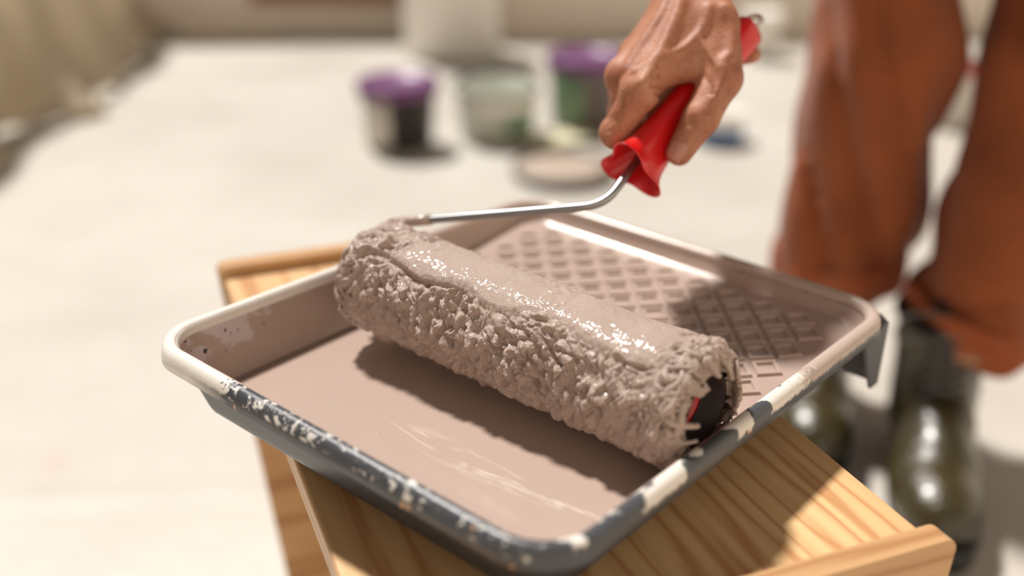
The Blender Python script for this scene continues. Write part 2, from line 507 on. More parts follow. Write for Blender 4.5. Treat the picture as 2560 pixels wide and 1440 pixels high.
# plastic film hanging in folds down the left wall
def build_film():
    ny, nz = 260, 120
    s = np.linspace(0, 1, ny); t = np.linspace(0, 1, nz)
    S, T = np.meshgrid(s, t, indexing='ij')
    y = 1.3 + 2.78 * S
    fold = 0.030 * np.sin(S * 34 + 2.2 * np.sin(S * 9) + T * 1.6) + 0.035 * np.sin(S * 15 + 1.3 + T * 2.5)
    z = 0.43 * (1 - T)
    x = -1.37 + 0.02 + fold * (0.45 + 0.75 * T) + 0.05 * T ** 3 + 0.10 * np.exp(-z / 0.10) * (0.6 + 0.4 * np.sin(S * 33))
    z = np.maximum(z, 0.006 + 0.03 * np.abs(np.sin(S * 40)) * (T > 0.97))
    V = np.stack([x.ravel(), y.ravel(), z.ravel()], -1)
    i = np.arange(ny - 1)[:, None] * nz + np.arange(nz - 1)[None]
    Q = np.stack([i, i + 1, i + nz + 1, i + nz], -1).reshape(-1, 4)
    M = Mat('milky film', srgb(196, 184, 164), 0.3); 
    v = M.coord(); M.col(M.mix(M.noise(v, 3, 3), srgb(230, 220, 202), srgb(206, 195, 172)))
    tl = M.n('ShaderNodeBsdfTranslucent'); tl.inputs[0].default_value = srgb(232, 222, 204); mx = M.n('ShaderNodeMixShader'); mx.inputs[0].default_value = 0.55
    M.l(M.b.outputs[0], mx.inputs[1]); M.l(tl.outputs[0], mx.inputs[2]); M.l(mx.outputs[0], M.nt.nodes['Material Output'].inputs[0])
    o = mesh_obj('plastic_film', V, Q, M.m)
    sol = o.modifiers.new('thickness', 'SOLIDIFY'); sol.thickness = 0.0008
    tag(o, 'milky plastic film hanging in folds down the side wall', 'plastic sheet')
build_film()

# ================================================================== STEP STOOL
D2 = np.array([-0.37, 0.929]); D2 /= np.linalg.norm(D2)
E2 = np.array([D2[1], -D2[0]])
Z_BOARD = 0.420
EL, ER, DN, DF = 0.0862, 0.4055, 0.3775, 0.898
stool_c = E2 * (EL + ER) / 2 + D2 * (DN + DF) / 2
mat_stool = Matrix(((E2[0], D2[0], 0, stool_c[0]), (E2[1], D2[1], 0, stool_c[1]), (0, 0, 1, 0), (0, 0, 0, 1)))
stool = thing('step_stool', 'pine step stool with raised end panels under the paint tray', 'stool', matrix=mat_stool)
hw, hl = (ER - EL) / 2, (DF - DN) / 2
box('top_board', (-hw, -hl, Z_BOARD - 0.02), (hw, hl, Z_BOARD), m_pine, stool, 0.0025, 3)
def panel(y0, y1):
    ht, hb, zt = hw + 0.004, hw - 0.036, Z_BOARD + 0.010
    # outline with rounded top corners and an arched foot cut-out
    out = []
    r = 0.008
    for a in np.linspace(0, math.pi / 2, 5):
        out.append((ht - r + r * math.cos(a), zt - r + r * math.sin(a)))
    for a in np.linspace(math.pi / 2, math.pi, 5):
        out.append((-ht + r + r * math.cos(a), zt - r + r * math.sin(a)))
    out.append((-hb, 0.0)); out.append((-hb + 0.05, 0.0))
    for a in np.linspace(math.pi, 0, 9):
        out.append(((hb - 0.05) * math.cos(a), 0.075 * math.sin(a)))
    out.append((hb - 0.05 + 0.0005, 0.0)); out.append((hb, 0.0))
    n = len(out)
    V = [(x, y0, z) for x, z in out] + [(x, y1, z) for x, z in out]
    F = [tuple(range(n))[::-1], tuple(range(n, 2 * n))] + [(i, (i + 1) % n, n + (i + 1) % n, n + i) for i in range(n)]
    o = mesh_obj('end_panel', V, F, m_pine_panel, stool, smooth=False)
    bm = bmesh.new(); bm.from_mesh(o.data); bmesh.ops.recalc_face_normals(bm, faces=bm.faces); bm.to_mesh(o.data); bm.free()
    bevel(o, 0.003, 3)
panel(-hl - 0.016, -hl)
panel(hl, hl + 0.018)
box('rail', (-0.012, -hl, Z_BOARD - 0.085), (0.010, hl, Z_BOARD - 0.02), m_pine_panel, stool, 0.002)

# ================================================================== PAINT TRAY
TR = np.array([[0.7582, 0.6514, 0.03], [-0.6516, 0.7586, -0.0035], [-0.025, -0.0169, 0.9995]])
q_, _ = np.linalg.qr(TR.T); q_ = q_.T
for i_ in range(3):
    if q_[i_] @ TR[i_] < 0: q_[i_] *= -1
TR = q_
TT = np.array([-0.232, 0.6187, 0.4855])
TW, TL, TRAD = 0.33, 0.382, 0.032
mat_tray = Matrix([[*TR[0], TT[0]], [*TR[1], TT[1]], [*TR[2], TT[2]], [0, 0, 0, 1]])
def tray_w(x, y, z):
    return TR @ np.array([x, y, z]) + TT
tray = thing('paint_tray', 'grey plastic paint tray with a ribbed ramp, smeared with taupe and white paint', 'paint tray', matrix=mat_tray)
DEPTH, Y_WELL, Y_MID, Z_MID, Y_TOP, Z_TOP = 0.0520, 0.125, 0.200, -0.0275, 0.366, -0.0125
def rr_loop(off, ns=44, nc=12):
    """rounded rectangle, offset inwards by off; counter-clockwise from the middle of nothing special"""
    hx, hy = TW / 2 - off, TL / 2 - off
    r = max(TRAD - off, 0.0015) if off > 0 else TRAD - off
    r = min(r, hx - 1e-4)
    pts = []
    cs = [(hx - r, -hy + r, -90), (hx - r, hy - r, 0), (-hx + r, hy - r, 90), (-hx + r, -hy + r, 180)]
    for i, (cx, cy, a0) in enumerate(cs):
        for k in range(nc):
            a = math.radians(a0 + 90 * k / nc)
            pts.append((cx + r * math.cos(a), cy + r * math.sin(a)))
        a = math.radians(a0 + 90)
        p0 = np.array((cx + r * math.cos(a), cy + r * math.sin(a)))
        nx = cs[(i + 1) % 4]
        b = math.radians(nx[2]); p1 = np.array((nx[0] + r * math.cos(b), nx[1] + r * math.sin(b)))
        for k in range(ns):
            pts.append(tuple(p0 + (p1 - p0) * k / ns))
    return np.array(pts) + np.array([TW / 2, TL / 2])
def rr_dist(x, y):
    qx = np.abs(x - TW / 2) - (TW / 2 - TRAD); qy = np.abs(y - TL / 2) - (TL / 2 - TRAD)
    return -(np.hypot(np.maximum(qx, 0), np.maximum(qy, 0)) + np.minimum(np.maximum(qx, qy), 0) - TRAD)
def ramp_z(y):
    return np.interp(y, [Y_WELL, Y_MID, Y_TOP], [-DEPTH, Z_MID, Z_TOP])
def pan_z(x, y):
    d = rr_dist(x, y)
    wall = -(d - 0.004) * (DEPTH / 0.020)
    return smax(ramp_z(y), wall, 0.009)
def build_pan():
    offs = list(np.arange(0.003, 0.036, 0.0016)) + list(np.arange(0.036, 0.160, 0.004))
    V, F = [], []
    for o in offs:
        L = rr_loop(o)
        V += [(x, y, z) for (x, y), z in zip(L, pan_z(L[:, 0], L[:, 1]))]
    n = len(rr_loop(0.01))
    for i in range(len(offs) - 1):
        for k in range(n):
            k2 = (k + 1) % n
            F.append((i * n + k, i * n + k2, (i + 1) * n + k2, (i + 1) * n + k))
    F.append(tuple((len(offs) - 1) * n + k for k in range(n)))
    o = mesh_obj('pan', V, F, [m_tray_in, m_tray_out], tray)
    s = o.modifiers.new('thickness', 'SOLIDIFY'); s.thickness = 0.002; s.offset = -1; s.material_offset = 1; s.material_offset_rim = 0
build_pan()
def sweep_rim():
    prof = [(0.0055, -0.004), (0.0048, -0.0005), (0.0035, 0.002), (0.0012, 0.0032), (-0.0015, 0.0032), (-0.004, 0.0018), (-0.0056, -0.001),
            (-0.0062, -0.005), (-0.0065, -0.0095), (-0.0056, -0.0102), (-0.005, -0.0094), (-0.0045, -0.005), (-0.003, -0.001), (0.0, 0.0005), (0.003, -0.0015), (0.004, -0.005)]
    V, F = [], []
    loops = [rr_loop(o, 60, 14) for o, z in prof]
    n = len(loops[0]); m = len(prof)
    for L, (o, z) in zip(loops, prof):
        V += [(x, y, z) for x, y in L]
    for i in range(m):
        i2 = (i + 1) % m
        for k in range(n):
            k2 = (k + 1) % n
            F.append((i * n + k, i2 * n + k, i2 * n + k2, i * n + k2))
    mesh_obj('rim', V, F, m_rim, tray)
sweep_rim()
def tray_leg(sx):
    x1 = TW + 0.0045 if sx > 0 else -0.0045
    s = -1 if sx > 0 else 1
    t = 0.0025
    y1 = TL + 0.0045
    def slab(P):   # P: 4 corner points (outer face), thickness vector
        return P
    V, F = [], []
    def add(quad, thick):
        b = len(V)
        V.extend(quad); V.extend([tuple(np.array(p) + np.array(thick)) for p in quad])
        F.extend([(b, b + 1, b + 2, b + 3), (b + 7, b + 6, b + 5, b + 4), (b, b + 4, b + 5, b + 1), (b + 1, b + 5, b + 6, b + 2), (b + 2, b + 6, b + 7, b + 3), (b + 3, b + 7, b + 4, b)])
    zt, zb = -0.006, -0.058
    add([(x1 + s * 0.010, y1, zt), (x1 + s * 0.075, y1, zt), (x1 + s * 0.028, y1 - 0.002, zb), (x1 + s * 0.006, y1 - 0.002, zb)], (0, -t, 0))
    add([(x1, y1 - 0.010, zt), (x1, y1 - 0.050, zt), (x1 + s * 0.002, y1 - 0.016, zb), (x1 + s * 0.002, y1 - 0.004, zb)], (s * t, 0, 0))
    add([(x1 + s * 0.010, y1, zt), (x1, y1 - 0.010, zt), (x1 + s * 0.002, y1 - 0.004, zb), (x1 + s * 0.006, y1 - 0.002, zb)], (s * t * 0.7, -t * 0.7, 0))
    o = mesh_obj('leg', V, F, m_tray_out, tray, smooth=False)
    bm = bmesh.new(); bm.from_mesh(o.data); bmesh.ops.recalc_face_normals(bm, faces=bm.faces); bm.to_mesh(o.data); bm.free()
tray_leg(1); tray_leg(-1)
# raised lozenges on the ramp
def lozenges():
    def ring(a, b, h):
        V = []
        for r, z in ((a, -0.0006), (a * 0.9, h), (b * 1.15, h), (b, -0.0006)):
            V += [(r, 0, z), (0, r, z), (-r, 0, z), (0, -r, z)]
        F = []
        for i in range(3):
            for k in range(4):
                F.append((i * 4 + k, i * 4 + (k + 1) % 4, (i + 1) * 4 + (k + 1) % 4, (i + 1) * 4 + k))
        return V, F
    V, F = ring(0.0128, 0.0072, 0.0017)
    me = bpy.data.meshes.new('ridge'); me.from_pydata(V, [], F); me.materials.append(m_paint_film); me.update()
    slope = math.atan2(Z_TOP - Z_MID, Y_TOP - Y_MID)
    px, py = 0.0285, 0.0145
    rows = int((Y_TOP - 0.205 - 0.012) / py) + 1
    for j in range(rows):
        y = 0.206 + j * py
        for i in range(11):
            x = 0.022 + (i + (0.5 if j % 2 else 0)) * px
            if rr_dist(x, y) < -ramp_z(y) * 0.47 + 0.020 or y > Y_TOP - 0.010:
                continue
            o = bpy.data.objects.new('ridge', me)
            COL.objects.link(o); o.parent = tray
            o.location = (x, y, float(ramp_z(y)) + 0.0002)
            o.rotation_euler = (slope, 0, 0)
lozenges()
# paint pool: its level surface is flat in the world
ZP = tray_w(0.02, 0.09, -0.039)[2]
def pool():
    def plane(x, y):
        return (ZP - TT[2] - TR[2, 0] * x - TR[2, 1] * y) / TR[2, 2]
    cx, cy = 0.165, 0.10
    n = 180
    B = []
    for k in range(n):
        a = 2 * math.pi * k / n
        r = np.arange(0.02, 0.3, 0.0005)
        x = cx + r * math.cos(a); y = cy + r * math.sin(a)
        ok = pan_z(x, y) > plane(x, y) - 0.0002
        i = int(np.argmax(ok)) if ok.any() else len(r) - 1
        B.append(r[i])
    V, F = [], []
    rings = list(np.linspace(0, 1, 14)[1:])
    for top in (1, 0):
        for f in rings:
            for k in range(n):
                a = 2 * math.pi * k / n
                x = cx + B[k] * f * math.cos(a); y = cy + B[k] * f * math.sin(a)
                zt = plane(x, y)
                z = zt if top else min(zt - 0.0002, float(pan_z(np.array([x]), np.array([y]))[0]) + 0.0004)
                V.append((x, y, z))
    m = len(rings) * n
    for i in range(len(rings) - 1):
        for k in range(n):
            k2 = (k + 1) % n
            F.append((i * n + k, (i + 1) * n + k, (i + 1) * n + k2, i * n + k2))
            F.append((m + i * n + k, m + i * n + k2, m + (i + 1) * n + k2, m + (i + 1) * n + k))
    F.append(tuple(range(n))); F.append(tuple(range(m, m + n))[::-1])
    e = (len(rings) - 1) * n
    for k in range(n):
        k2 = (k + 1) % n
        F.append((e + k, m + e + k, m + e + k2, e + k2))
    o = mesh_obj('paint_pool', V, F, m_paint_pool)
    o.matrix_world = mat_tray
    tag(o, 'smooth pool of liquid taupe paint filling the tray well', 'paint')
pool()

# ================================================================== PAINT ROLLER
PHI = math.radians(31.5)
RA = TR[:, 0]; RU = math.cos(PHI) * TR[:, 1] + math.sin(PHI) * TR[:, 2]; RZ = np.cross(RA, RU)
RO = tray_w(0.1805, 0.154, 0.0115)
mat_rol = Matrix([[RA[i], RU[i], RZ[i], RO[i]] for i in range(3)] + [[0, 0, 0, 1]])
roller = thing('paint_roller', 'paint roller with a shaggy taupe soaked cover, steel frame and red grip', 'paint roller', matrix=mat_rol)
def in_frame(px, py, z=0.0):
    """pixel -> roller frame (axis, up the handle), on the plane of the bent frame"""
    o = RO + RZ * z; r = ray(px, py)
    P = CAM + r * ((o - CAM) @ RZ) / (r @ RZ)
    return np.array([(P - RO) @ RA, (P - RO) @ RU, z])
def fillet(P, r, n=7):
    P = [np.array(p, float) for p in P]; out = [P[0]]
    for a, b, c, rr in zip(P, P[1:], P[2:], r):
        u = (a - b) / np.linalg.norm(a - b); v = (c - b) / np.linalg.norm(c - b)
        p, q = b + u * rr, b + v * rr
        for t in np.linspace(0, 1, n):
            out.append((1 - t) ** 2 * p + 2 * t * (1 - t) * b + t * t * q)
    out.append(P[-1])
    return np.array(out)
p1 = in_frame(1078, 549); p2 = in_frame(1512, 513); h0 = in_frame(1584, 412); h1 = in_frame(1874, 66)
d12 = (p2 - p1) / np.linalg.norm(p2 - p1)
corner = p1 - d12 * 0.036
rod = fillet([(-0.10, 0, 0), (corner[0] - 0.006, 0, 0), corner, p2, h0, h0 + (h1 - h0) * 0.4], [0.010, 0.012, 0.016, 0.006])
tube('frame_rod', rod, 0.0031, m_steel, roller, 14)
# painted elbow where the rod dips into the nap
i_ = [k for k in range(len(rod)) if rod[k][1] < p1[1] + 0.001 and rod[k][1] > 0.012 and k > 4]
elbow = np.array([rod[k] for k in i_] + [p1])
V, F = tube_geo(smooth_path(elbow, 3), 0.0042, 10)
mesh_obj('painted_elbow', V, F, m_paint_film, roller)

R_CORE, R_NAP, HALF = 0.0225, 0.0365, 0.137
def build_cover():
    nt, nx = 470, 560
    th = np.linspace(0, 2 * np.pi, nt, endpoint=False)
    xs = np.linspace(-1, 1, nx)
    Ht = np.zeros((nt, nx))
    du = 2 * np.pi * R_NAP / nt * 1000; dv = 2 * HALF / nx * 1000       # mm per cell
    r = np.random.default_rng(3)
    # world normals per angle -> how matted (rough) the nap is
    rough_t = np.zeros(nt)
    for i, a in enumerate(th):
        nrm = RU * math.cos(a) + RZ * math.sin(a)
        rough_t[i] = 1 - np.clip((nrm @ np.array([-0.10, 0.28, 0.95]) - 0.55) / 0.22, 0, 1)
    wob = fft_noise((nt, nx), 60, 31)
    RT = np.clip(rough_t[:, None] + 0.22 * wob, 0, 1)
    ends = np.clip((np.abs(xs) - 0.80) / 0.16, 0, 1)[None, :]
    RT = np.maximum(RT, ends * 0.9)
    RT = np.maximum(RT, np.clip((-xs - 0.62 + 0.10 * wob) / 0.25, 0, 0.6))
    low = np.zeros(nt)
    for i, a in enumerate(th):
        nrm = RU * math.cos(a) + RZ * math.sin(a)
        low[i] = np.clip((-nrm[2] - 0.35) / 0.3, 0, 1)               # underside is squeezed smoother
    RT = RT * (1 - 0.65 * low[:, None] * (1 - ends))
    N = 6500
    ti = r.integers(0, nt, N); xi = r.integers(0, nx, N)
    NB = 1300; Hb = np.zeros((nt, nx))
    flow = fft_noise((nt, nx), 130, 32) * 0.55
    for k in range(N):
        i, j = ti[k], xi[k]
        bigc = k < NB
        tgt = Hb if bigc else Ht
        rg = RT[i, j]
        if r.random() > 0.12 + 0.7 * rg:
            continue
        la, lb = (r.uniform(5, 10), r.uniform(2.2, 4.2)) if bigc else (r.uniform(2.0, 4.8), r.uniform(0.7, 1.5))
        hgt = ((0.3 + 4.6 * rg) if bigc else (0.15 + 1.9 * rg)) * r.uniform(0.35, 1.0)
        ang = 0.55 + flow[i, j] + r.normal(0, 0.38) + 0.9 * np.sign(xs[j]) * ends[0, j]
        wt = int(la / du) + 2; wx = int(la / dv) + 2
        A = np.arange(-wt, wt + 1); Bx = np.arange(max(-wx, -j), min(wx, nx - 1 - j) + 1)
        uu, vv = np.meshgrid(A * du, Bx * dv, indexing='ij')
        p = uu * math.cos(ang) + vv * math.sin(ang); q = -uu * math.sin(ang) + vv * math.cos(ang)
        q = q + 0.06 * p * p * r.normal(0, 0.6) / 3
        sh = 1 - (q / lb) ** 2 - np.where(p > 0, (p / la) ** 2, (p / (la * 0.75)) ** 2)
        skew = 1 + 0.55 * p / la
        h = hgt * np.clip(sh, 0, 1) ** 0.6 * skew + np.where(sh > 0, (0.22 if bigc else 0.08) * rg * np.sin(q * r.uniform(5, 7) + p * 0.6 + r.uniform(0, 6)), 0)
        h = np.where(sh > 0, h, 0)
        rows = (i + A) % nt
        blk = tgt[np.ix_(rows, j + Bx)]
        tgt[np.ix_(rows, j + Bx)] = np.maximum(blk * 0.93, np.where(h > blk, h, blk))
    n1 = fft_noise((nt, nx), 4, 41); n2 = fft_noise((nt, nx), 26, 42); n3 = fft_noise((nt, nx), 9, 43, (2.2, 0.8), 0.6); n4 = fft_noise((nt, nx), 110, 44)
    Hm = Ht + Hb + 0.17 * n1 * (0.5 + 0.8 * RT) + 0.85 * n2 * (0.25 + 0.75 * RT) + 0.28 * n3 * (0.35 + 0.65 * RT) + 0.5 * n4
    # holes between clumps in the matted zone
    hole = np.clip(fft_noise((nt, nx), 13, 45, (1.8, 0.8), 0.7) - 1.45, 0, 0.8) * RT
    Hm = Hm - 6.0 * hole
    Hm = Hm - 3.6 * np.exp(-((RT - 0.55) / 0.14) ** 2) * np.clip(fft_noise((nt, nx), 20, 47, (1.6, 0.8), 0.3) + 0.1, 0, 1)
    # a crack along the border of the matted zone, plus smooth zone filled up by wet paint
    Hm = Hm + (1 - RT) * 4.3 - 1.3
    prof = np.sqrt(np.clip(1 - (np.clip(np.abs(xs) - 0.925, 0, 1) / 0.075) ** 2, 0, 1))
    base = R_CORE + (R_NAP - R_CORE) * prof
    rad = base[None, :] + Hm / 1000 * (0.55 + 0.45 * prof[None, :])
    xx = xs * HALF
    # drag of the clumps along the axis
    sx = np.tile(xx, (nt, 1)) + 0.0007 * fft_noise((nt, nx), 9, 46) * RT + np.sign(xs)[None, :] * Hm / 1000 * 0.8 * (1 - prof[None, :])
    Vv = np.stack([sx, rad * np.cos(th)[:, None], rad * np.sin(th)[:, None]], -1).reshape(-1, 3)
    i = np.arange(nt)[:, None]; j = np.arange(nx - 1)[None]
    i2 = (i + 1) % nt
    Q = np.stack([i * nx + j, i * nx + j + 1, i2 * nx + j + 1, i2 * nx + j], -1).reshape(-1, 4)
    # inner sleeve, so that the cover is a thick open tube
    o = mesh_obj('roller_cover', Vv, Q[:, ::-1], m_paint_nap, roller)
    return rad, xx, th
cov_rad, cov_x, cov_th = build_cover()
# core tube and red end caps
def core():
    prof = [(0.0228, -HALF), (0.0228, HALF), (0.0200, HALF), (0.0200, -HALF), (0.0228, -HALF)]
    V, F = [], []
    n = 48
    for r_, x in prof[:4]:
        for k in range(n):
            a = 2 * math.pi * k / n
            V.append((x, r_ * math.cos(a), r_ * math.sin(a)))
    for i in range(4):
        for k in range(n):
            k2 = (k + 1) % n; i2 = (i + 1) % 4
            F.append((i * n + k, i * n + k2, i2 * n + k2, i2 * n + k))
    mesh_obj('core_tube', V, F, m_core, roller)
    for s in (-1, 1):
        V, F = [], []
        prof = [(0.0198, HALF - 0.040), (0.0198, HALF - 0.014), (0.0170, HALF - 0.014), (0.0165, HALF - 0.026), (0.008, HALF - 0.027), (0.0075, HALF - 0.018), (0.0036, HALF - 0.0175)]
        for r_, x in prof:
            for k in range(n):
                a = 2 * math.pi * k / n
                V.append((s * x, r_ * math.cos(a), r_ * math.sin(a)))
        for i in range(len(prof) - 1):
            for k in range(n):
                k2 = (k + 1) % n
                F.append((i * n + k, i * n + k2, (i + 1) * n + k2, (i + 1) * n + k))
        if s > 0:
            F.append(tuple((len(prof) - 1) * n + k for k in range(n)))
        mesh_obj('end_cap', V, F, m_red, roller)
core()
# loose matted strands at both ends and in the rough zone
def strands():
    r = np.random.default_rng(5)
    V, F = [], []
    def strand(x, a, L, out, lift, rad, curl):
        n = 7
        pts = []
        R0 = float(np.interp(x, cov_x, np.full(len(cov_x), 1.0))) * R_NAP
        da = r.normal(0, 0.35)
        ph = r.uniform(0, 6.28)
        for k in range(n):
            t = k / (n - 1)
            rr = R0 - 0.002 + lift * math.sin(min(t * 1.5, 1) * math.pi * 0.6) - out * 0.25 * t * t
            xx_ = x + np.sign(x) * out * t + curl * math.sin(ph + t * 4) * t
            aa = a + da * t + curl * 14 * math.cos(ph + t * 3.3) * t
            if abs(xx_) > HALF - 0.002:
                rr -= (abs(xx_) - HALF + 0.002) * 1.1
            pts.append((xx_, rr * math.cos(aa), rr * math.sin(aa)))
        v_, f_ = tube_geo(smooth_path(pts, 2), np.linspace(rad, rad * 0.45, 13), 6, True, len(V))
        V.extend(v_); F.extend(f_)
    for s, num in ((1, 400), (-1, 220)):
        for _ in range(num):
            x = s * (HALF - r.uniform(0.000, 0.020)); a = r.uniform(0, 2 * math.pi)
            strand(x, a, 0, r.uniform(0.001, 0.008), r.uniform(0.001, 0.004), r.uniform(0.0014, 0.0033), r.uniform(0.002, 0.008))
    o = mesh_obj('nap_strands', V, F, m_paint_nap, roller)
    o['kind'] = 'stuff'
strands()
# red grip: three-lobed hollow moulding with a flared collar
def handle():
    ax = (h1 - h0); Lh = np.linalg.norm(ax); ax = ax / Lh
    sz = np.array([0, 0, 1.0]); sp = np.cross(sz, ax)
    prof = [(-0.006, 0.0250, 0.26), (-0.003, 0.0222, 0.20), (0.002, 0.0192, 0.14), (0.012, 0.0174, 0.11), (0.03, 0.0160, 0.10), (0.06, 0.0155, 0.07), (0.09, 0.0148, 0.05),
            (0.115, 0.0138, 0.05), (0.130, 0.0134, 0.06), (Lh - 0.008, 0.0136, 0.10), (Lh, 0.0122, 0.10)]
    prof = [p for p in prof[:-2] if p[0] < Lh - 0.012] + prof[-2:]
    inner = [(-0.006, 0.0232, 0.26), (-0.001, 0.019, 0.22), (0.010, 0.0125, 0.1), (0.022, 0.0045, 0.0)]
    n = 72
    seq = inner[::-1] + prof
    V, F = [], []
    for s, r0, lob in seq:
        for k in range(n):
            a = 2 * math.pi * k / n
            rr = r0 * (1 + lob * math.cos(3 * a + 1.0) - 0.35 * lob)
            V.append(h0 + ax * s + rr * (math.cos(a) * sp + math.sin(a) * sz))
    for i in range(len(seq) - 1):
        for k in range(n):
            k2 = (k + 1) % n
            F.append((i * n + k, i * n + k2, (i + 1) * n + k2, (i + 1) * n + k))
    F.append(tuple((len(seq) - 1) * n + k for k in range(n)))
    o = mesh_obj('grip', V, F, m_red, roller)
    sub = o.modifiers.new('sub', 'SUBSURF'); sub.levels = 1; sub.render_levels = 1
    # white hang loop at the butt end
    c = h0 + ax * (Lh + 0.004)
    pts = [c + 0.006 * math.cos(t) * sp + (0.006 * math.sin(t) + 0.002) * ax for t in np.linspace(0, 2 * math.pi, 20)]
    tube('hang_loop', pts, 0.0022, plain('white plastic', srgb(226, 220, 214), 0.4, 0.05), roller, 8)
handle()

# ================================================================== PERSON
person = thing('person', 'person in rust trousers and olive boots bending to hold the roller grip', 'person', loc=(0.52, 1.3, 0))
PL = np.array([0.52, 1.3, 0.0])
def pobj(name, V, Q, mat, smooth=True, parent=None):
    return mesh_obj(name, np.asarray(V) - PL, Q, mat, parent or person, smooth)

# ---- right hand and forearm (metres; joints placed from the photograph)
wrist = X(1738, -55, 0.800)
elbow_r = np.array([0.235, 1.005, 0.955])
idx_b, idx_m = X(1712, 20, 0.778), X(1600, 228, 0.752)
mid_b, mid_m = X(1702, 5, 0.792), X(1562, 192, 0.772)
rng_b, rng_m = X(1708, 0, 0.806), X(1592, 140, 0.795)
pky_b, pky_m = X(1720, -5, 0.818), X(1642, 98, 0.815)
fingers = [
    [idx_m, X(1540, 332, 0.764), X(1606, 340, 0.800), X(1668, 308, 0.802)],
    [mid_m, X(1558, 280, 0.802), X(1645, 276, 0.827), X(1712, 246, 0.823)],
    [rng_m, X(1606, 205, 0.826), X(1695, 206, 0.848), X(1768, 182, 0.840)],
    [pky_m, X(1688, 150, 0.840), X(1796, 150, 0.842), X(1880, 137, 0.822)],
]
frad = [(0.0120, 0.0110, 0.0093, 0.0078), (0.0122, 0.0108, 0.0093, 0.0080), (0.0116, 0.0102, 0.0088, 0.0076), (0.0106, 0.0092, 0.0080, 0.0068)]
th_c, th_m, th_i, th_t = X(1782, 60, 0.774), X(1803, 196, 0.757), X(1752, 296, 0.749), X(1698, 382, 0.752)
def hand_base(P):
    d = cone(P, elbow_r, wrist, 0.040, 0.0255)
    d = smin(d, cone(P, wrist, X(1728, 15, 0.797), 0.0262, 0.026), 0.015)
    for a, b, ra, rb in ((idx_b, idx_m, 0.0150, 0.0128), (mid_b, mid_m, 0.0150, 0.0130), (rng_b, rng_m, 0.0145, 0.0125), (pky_b, pky_m, 0.014, 0.0118)):
        d = smin(d, cone(P, a, b, ra, rb), 0.012)
    d = smin(d, cone(P, th_c, th_m, 0.0185, 0.0142), 0.012)
    # web between thumb and index finger
    d = smin(d, cone(P, X(1792, 140, 0.765), X(1650, 178, 0.760), 0.0135, 0.0120), 0.010)
    d = smin(d, cone(P, X(1770, 60, 0.775), X(1690, 130, 0.768), 0.016, 0.014), 0.012)
    d = smin(d, cone(P, X(1735, 150, 0.790), X(1640, 262, 0.786), 0.012, 0.010), 0.006)
    # thumb
    t = smin(cone(P, th_m, th_i, 0.0142, 0.0122), cone(P, th_i, th_t, 0.0124, 0.0092), 0.004)
    d = smin(d, t, 0.006)
    # fingers
    for ch, rr in zip(fingers, frad):
        g = None
        for k in range(3):
            c = cone(P, ch[k], ch[k + 1], rr[k] * (0.93 if k else 1.0), rr[k + 1])
            g = c if g is None else smin(g, c, 0.0035)
        g = smin(g, np.linalg.norm(P - ch[1], axis=1) - rr[1] * 1.06, 0.003)
        d = smin(d, g, 0.0042)
    # knuckle heads
    for c, r_ in ((idx_m, 0.0136), (mid_m, 0.0138), (rng_m, 0.0128)):
        d = smin(d, np.linalg.norm(P - c, axis=1) - r_, 0.005)
    return d
def on_hand(px, py):
    r = ray(px, py)
    return march(hand_base, CAM, r, 0.60, 1.2)
ridges = []
for path, r_, k_ in (
        ([(1588, 178), (1622, 158), (1665, 142), (1704, 124), (1738, 96), (1762, 60), (1772, 18)], 0.0021, 0.004),
        ([(1606, 205), (1640, 172), (1672, 150)], 0.0017, 0.004),
        ([(1568, 172), (1592, 128), (1622, 82), (1650, 38), (1668, 2)], 0.0026, 0.006),
        ([(1606, 210), (1640, 150), (1668, 96), (1690, 40), (1702, 4)], 0.0026, 0.007),
        ([(1742, 96), (1770, 128), (1796, 168)], 0.0016, 0.004),
        ([(1812, 150), (1806, 200), (1782, 250)], 0.0020, 0.006),
        ([(1815, 20), (1832, 80), (1826, 140)], 0.0024, 0.007)):
    pts = [on_hand(*p) for p in path]
    pts = [p for p in pts if p is not None]
    if len(pts) > 1:
        pts = smooth_path(pts, 3)
        ridges.append((pts, r_, k_))
creases = []
for path, r_ in (
        ([(1512, 318), (1530, 306), (1552, 300)], 0.0011), ([(1510, 332), (1532, 324), (1556, 322)], 0.0010), ([(1516, 300), (1536, 290)], 0.0009),
        ([(1722, 296), (1750, 304), (1776, 300)], 0.0010), ([(1716, 308), (1744, 318), (1770, 314)], 0.0010),
        ([(1640, 236), (1668, 246), (1692, 240)], 0.0012), ([(1630, 212), (1664, 224), (1700, 214)], 0.0010),
        ([(1756, 182), (1776, 216), (1784, 244)], 0.0010)):
    pts = [on_hand(*p) for p in path]
    pts = [p for p in pts if p is not None]
    if len(pts) > 1:
        creases.append((smooth_path(pts, 3), r_))
def hand_sdf(P):
    d = hand_base(P)
    near = np.abs(d) < 0.012
    if near.any():
        Q = P[near]; e = d[near]
        for pts, r_, k_ in ridges:
            g = None
            for a, b in zip(pts[:-1], pts[1:]):
                c = cone(Q, a, b, r_, r_); g = c if g is None else np.minimum(g, c)
            e = smin(e, g, k_)
        for pts, r_ in creases:
            g = None
            for a, b in zip(pts[:-1], pts[1:]):
                c = cone(Q, a, b, r_, r_); g = c if g is None else np.minimum(g, c)
            e = smax(e, -g, 0.0018)
        d = d.copy(); d[near] = e
    return d
allp = np.array([wrist, th_c, th_m, th_i, th_t, idx_m, mid_m, rng_m, pky_m] + [p for f in fingers for p in f])
hlo = allp.min(0) - 0.036; hhi = allp.max(0) + 0.036
hlo2 = np.minimum(hlo, elbow_r - 0.06); hhi2 = np.maximum(hhi, elbow_r + 0.06)

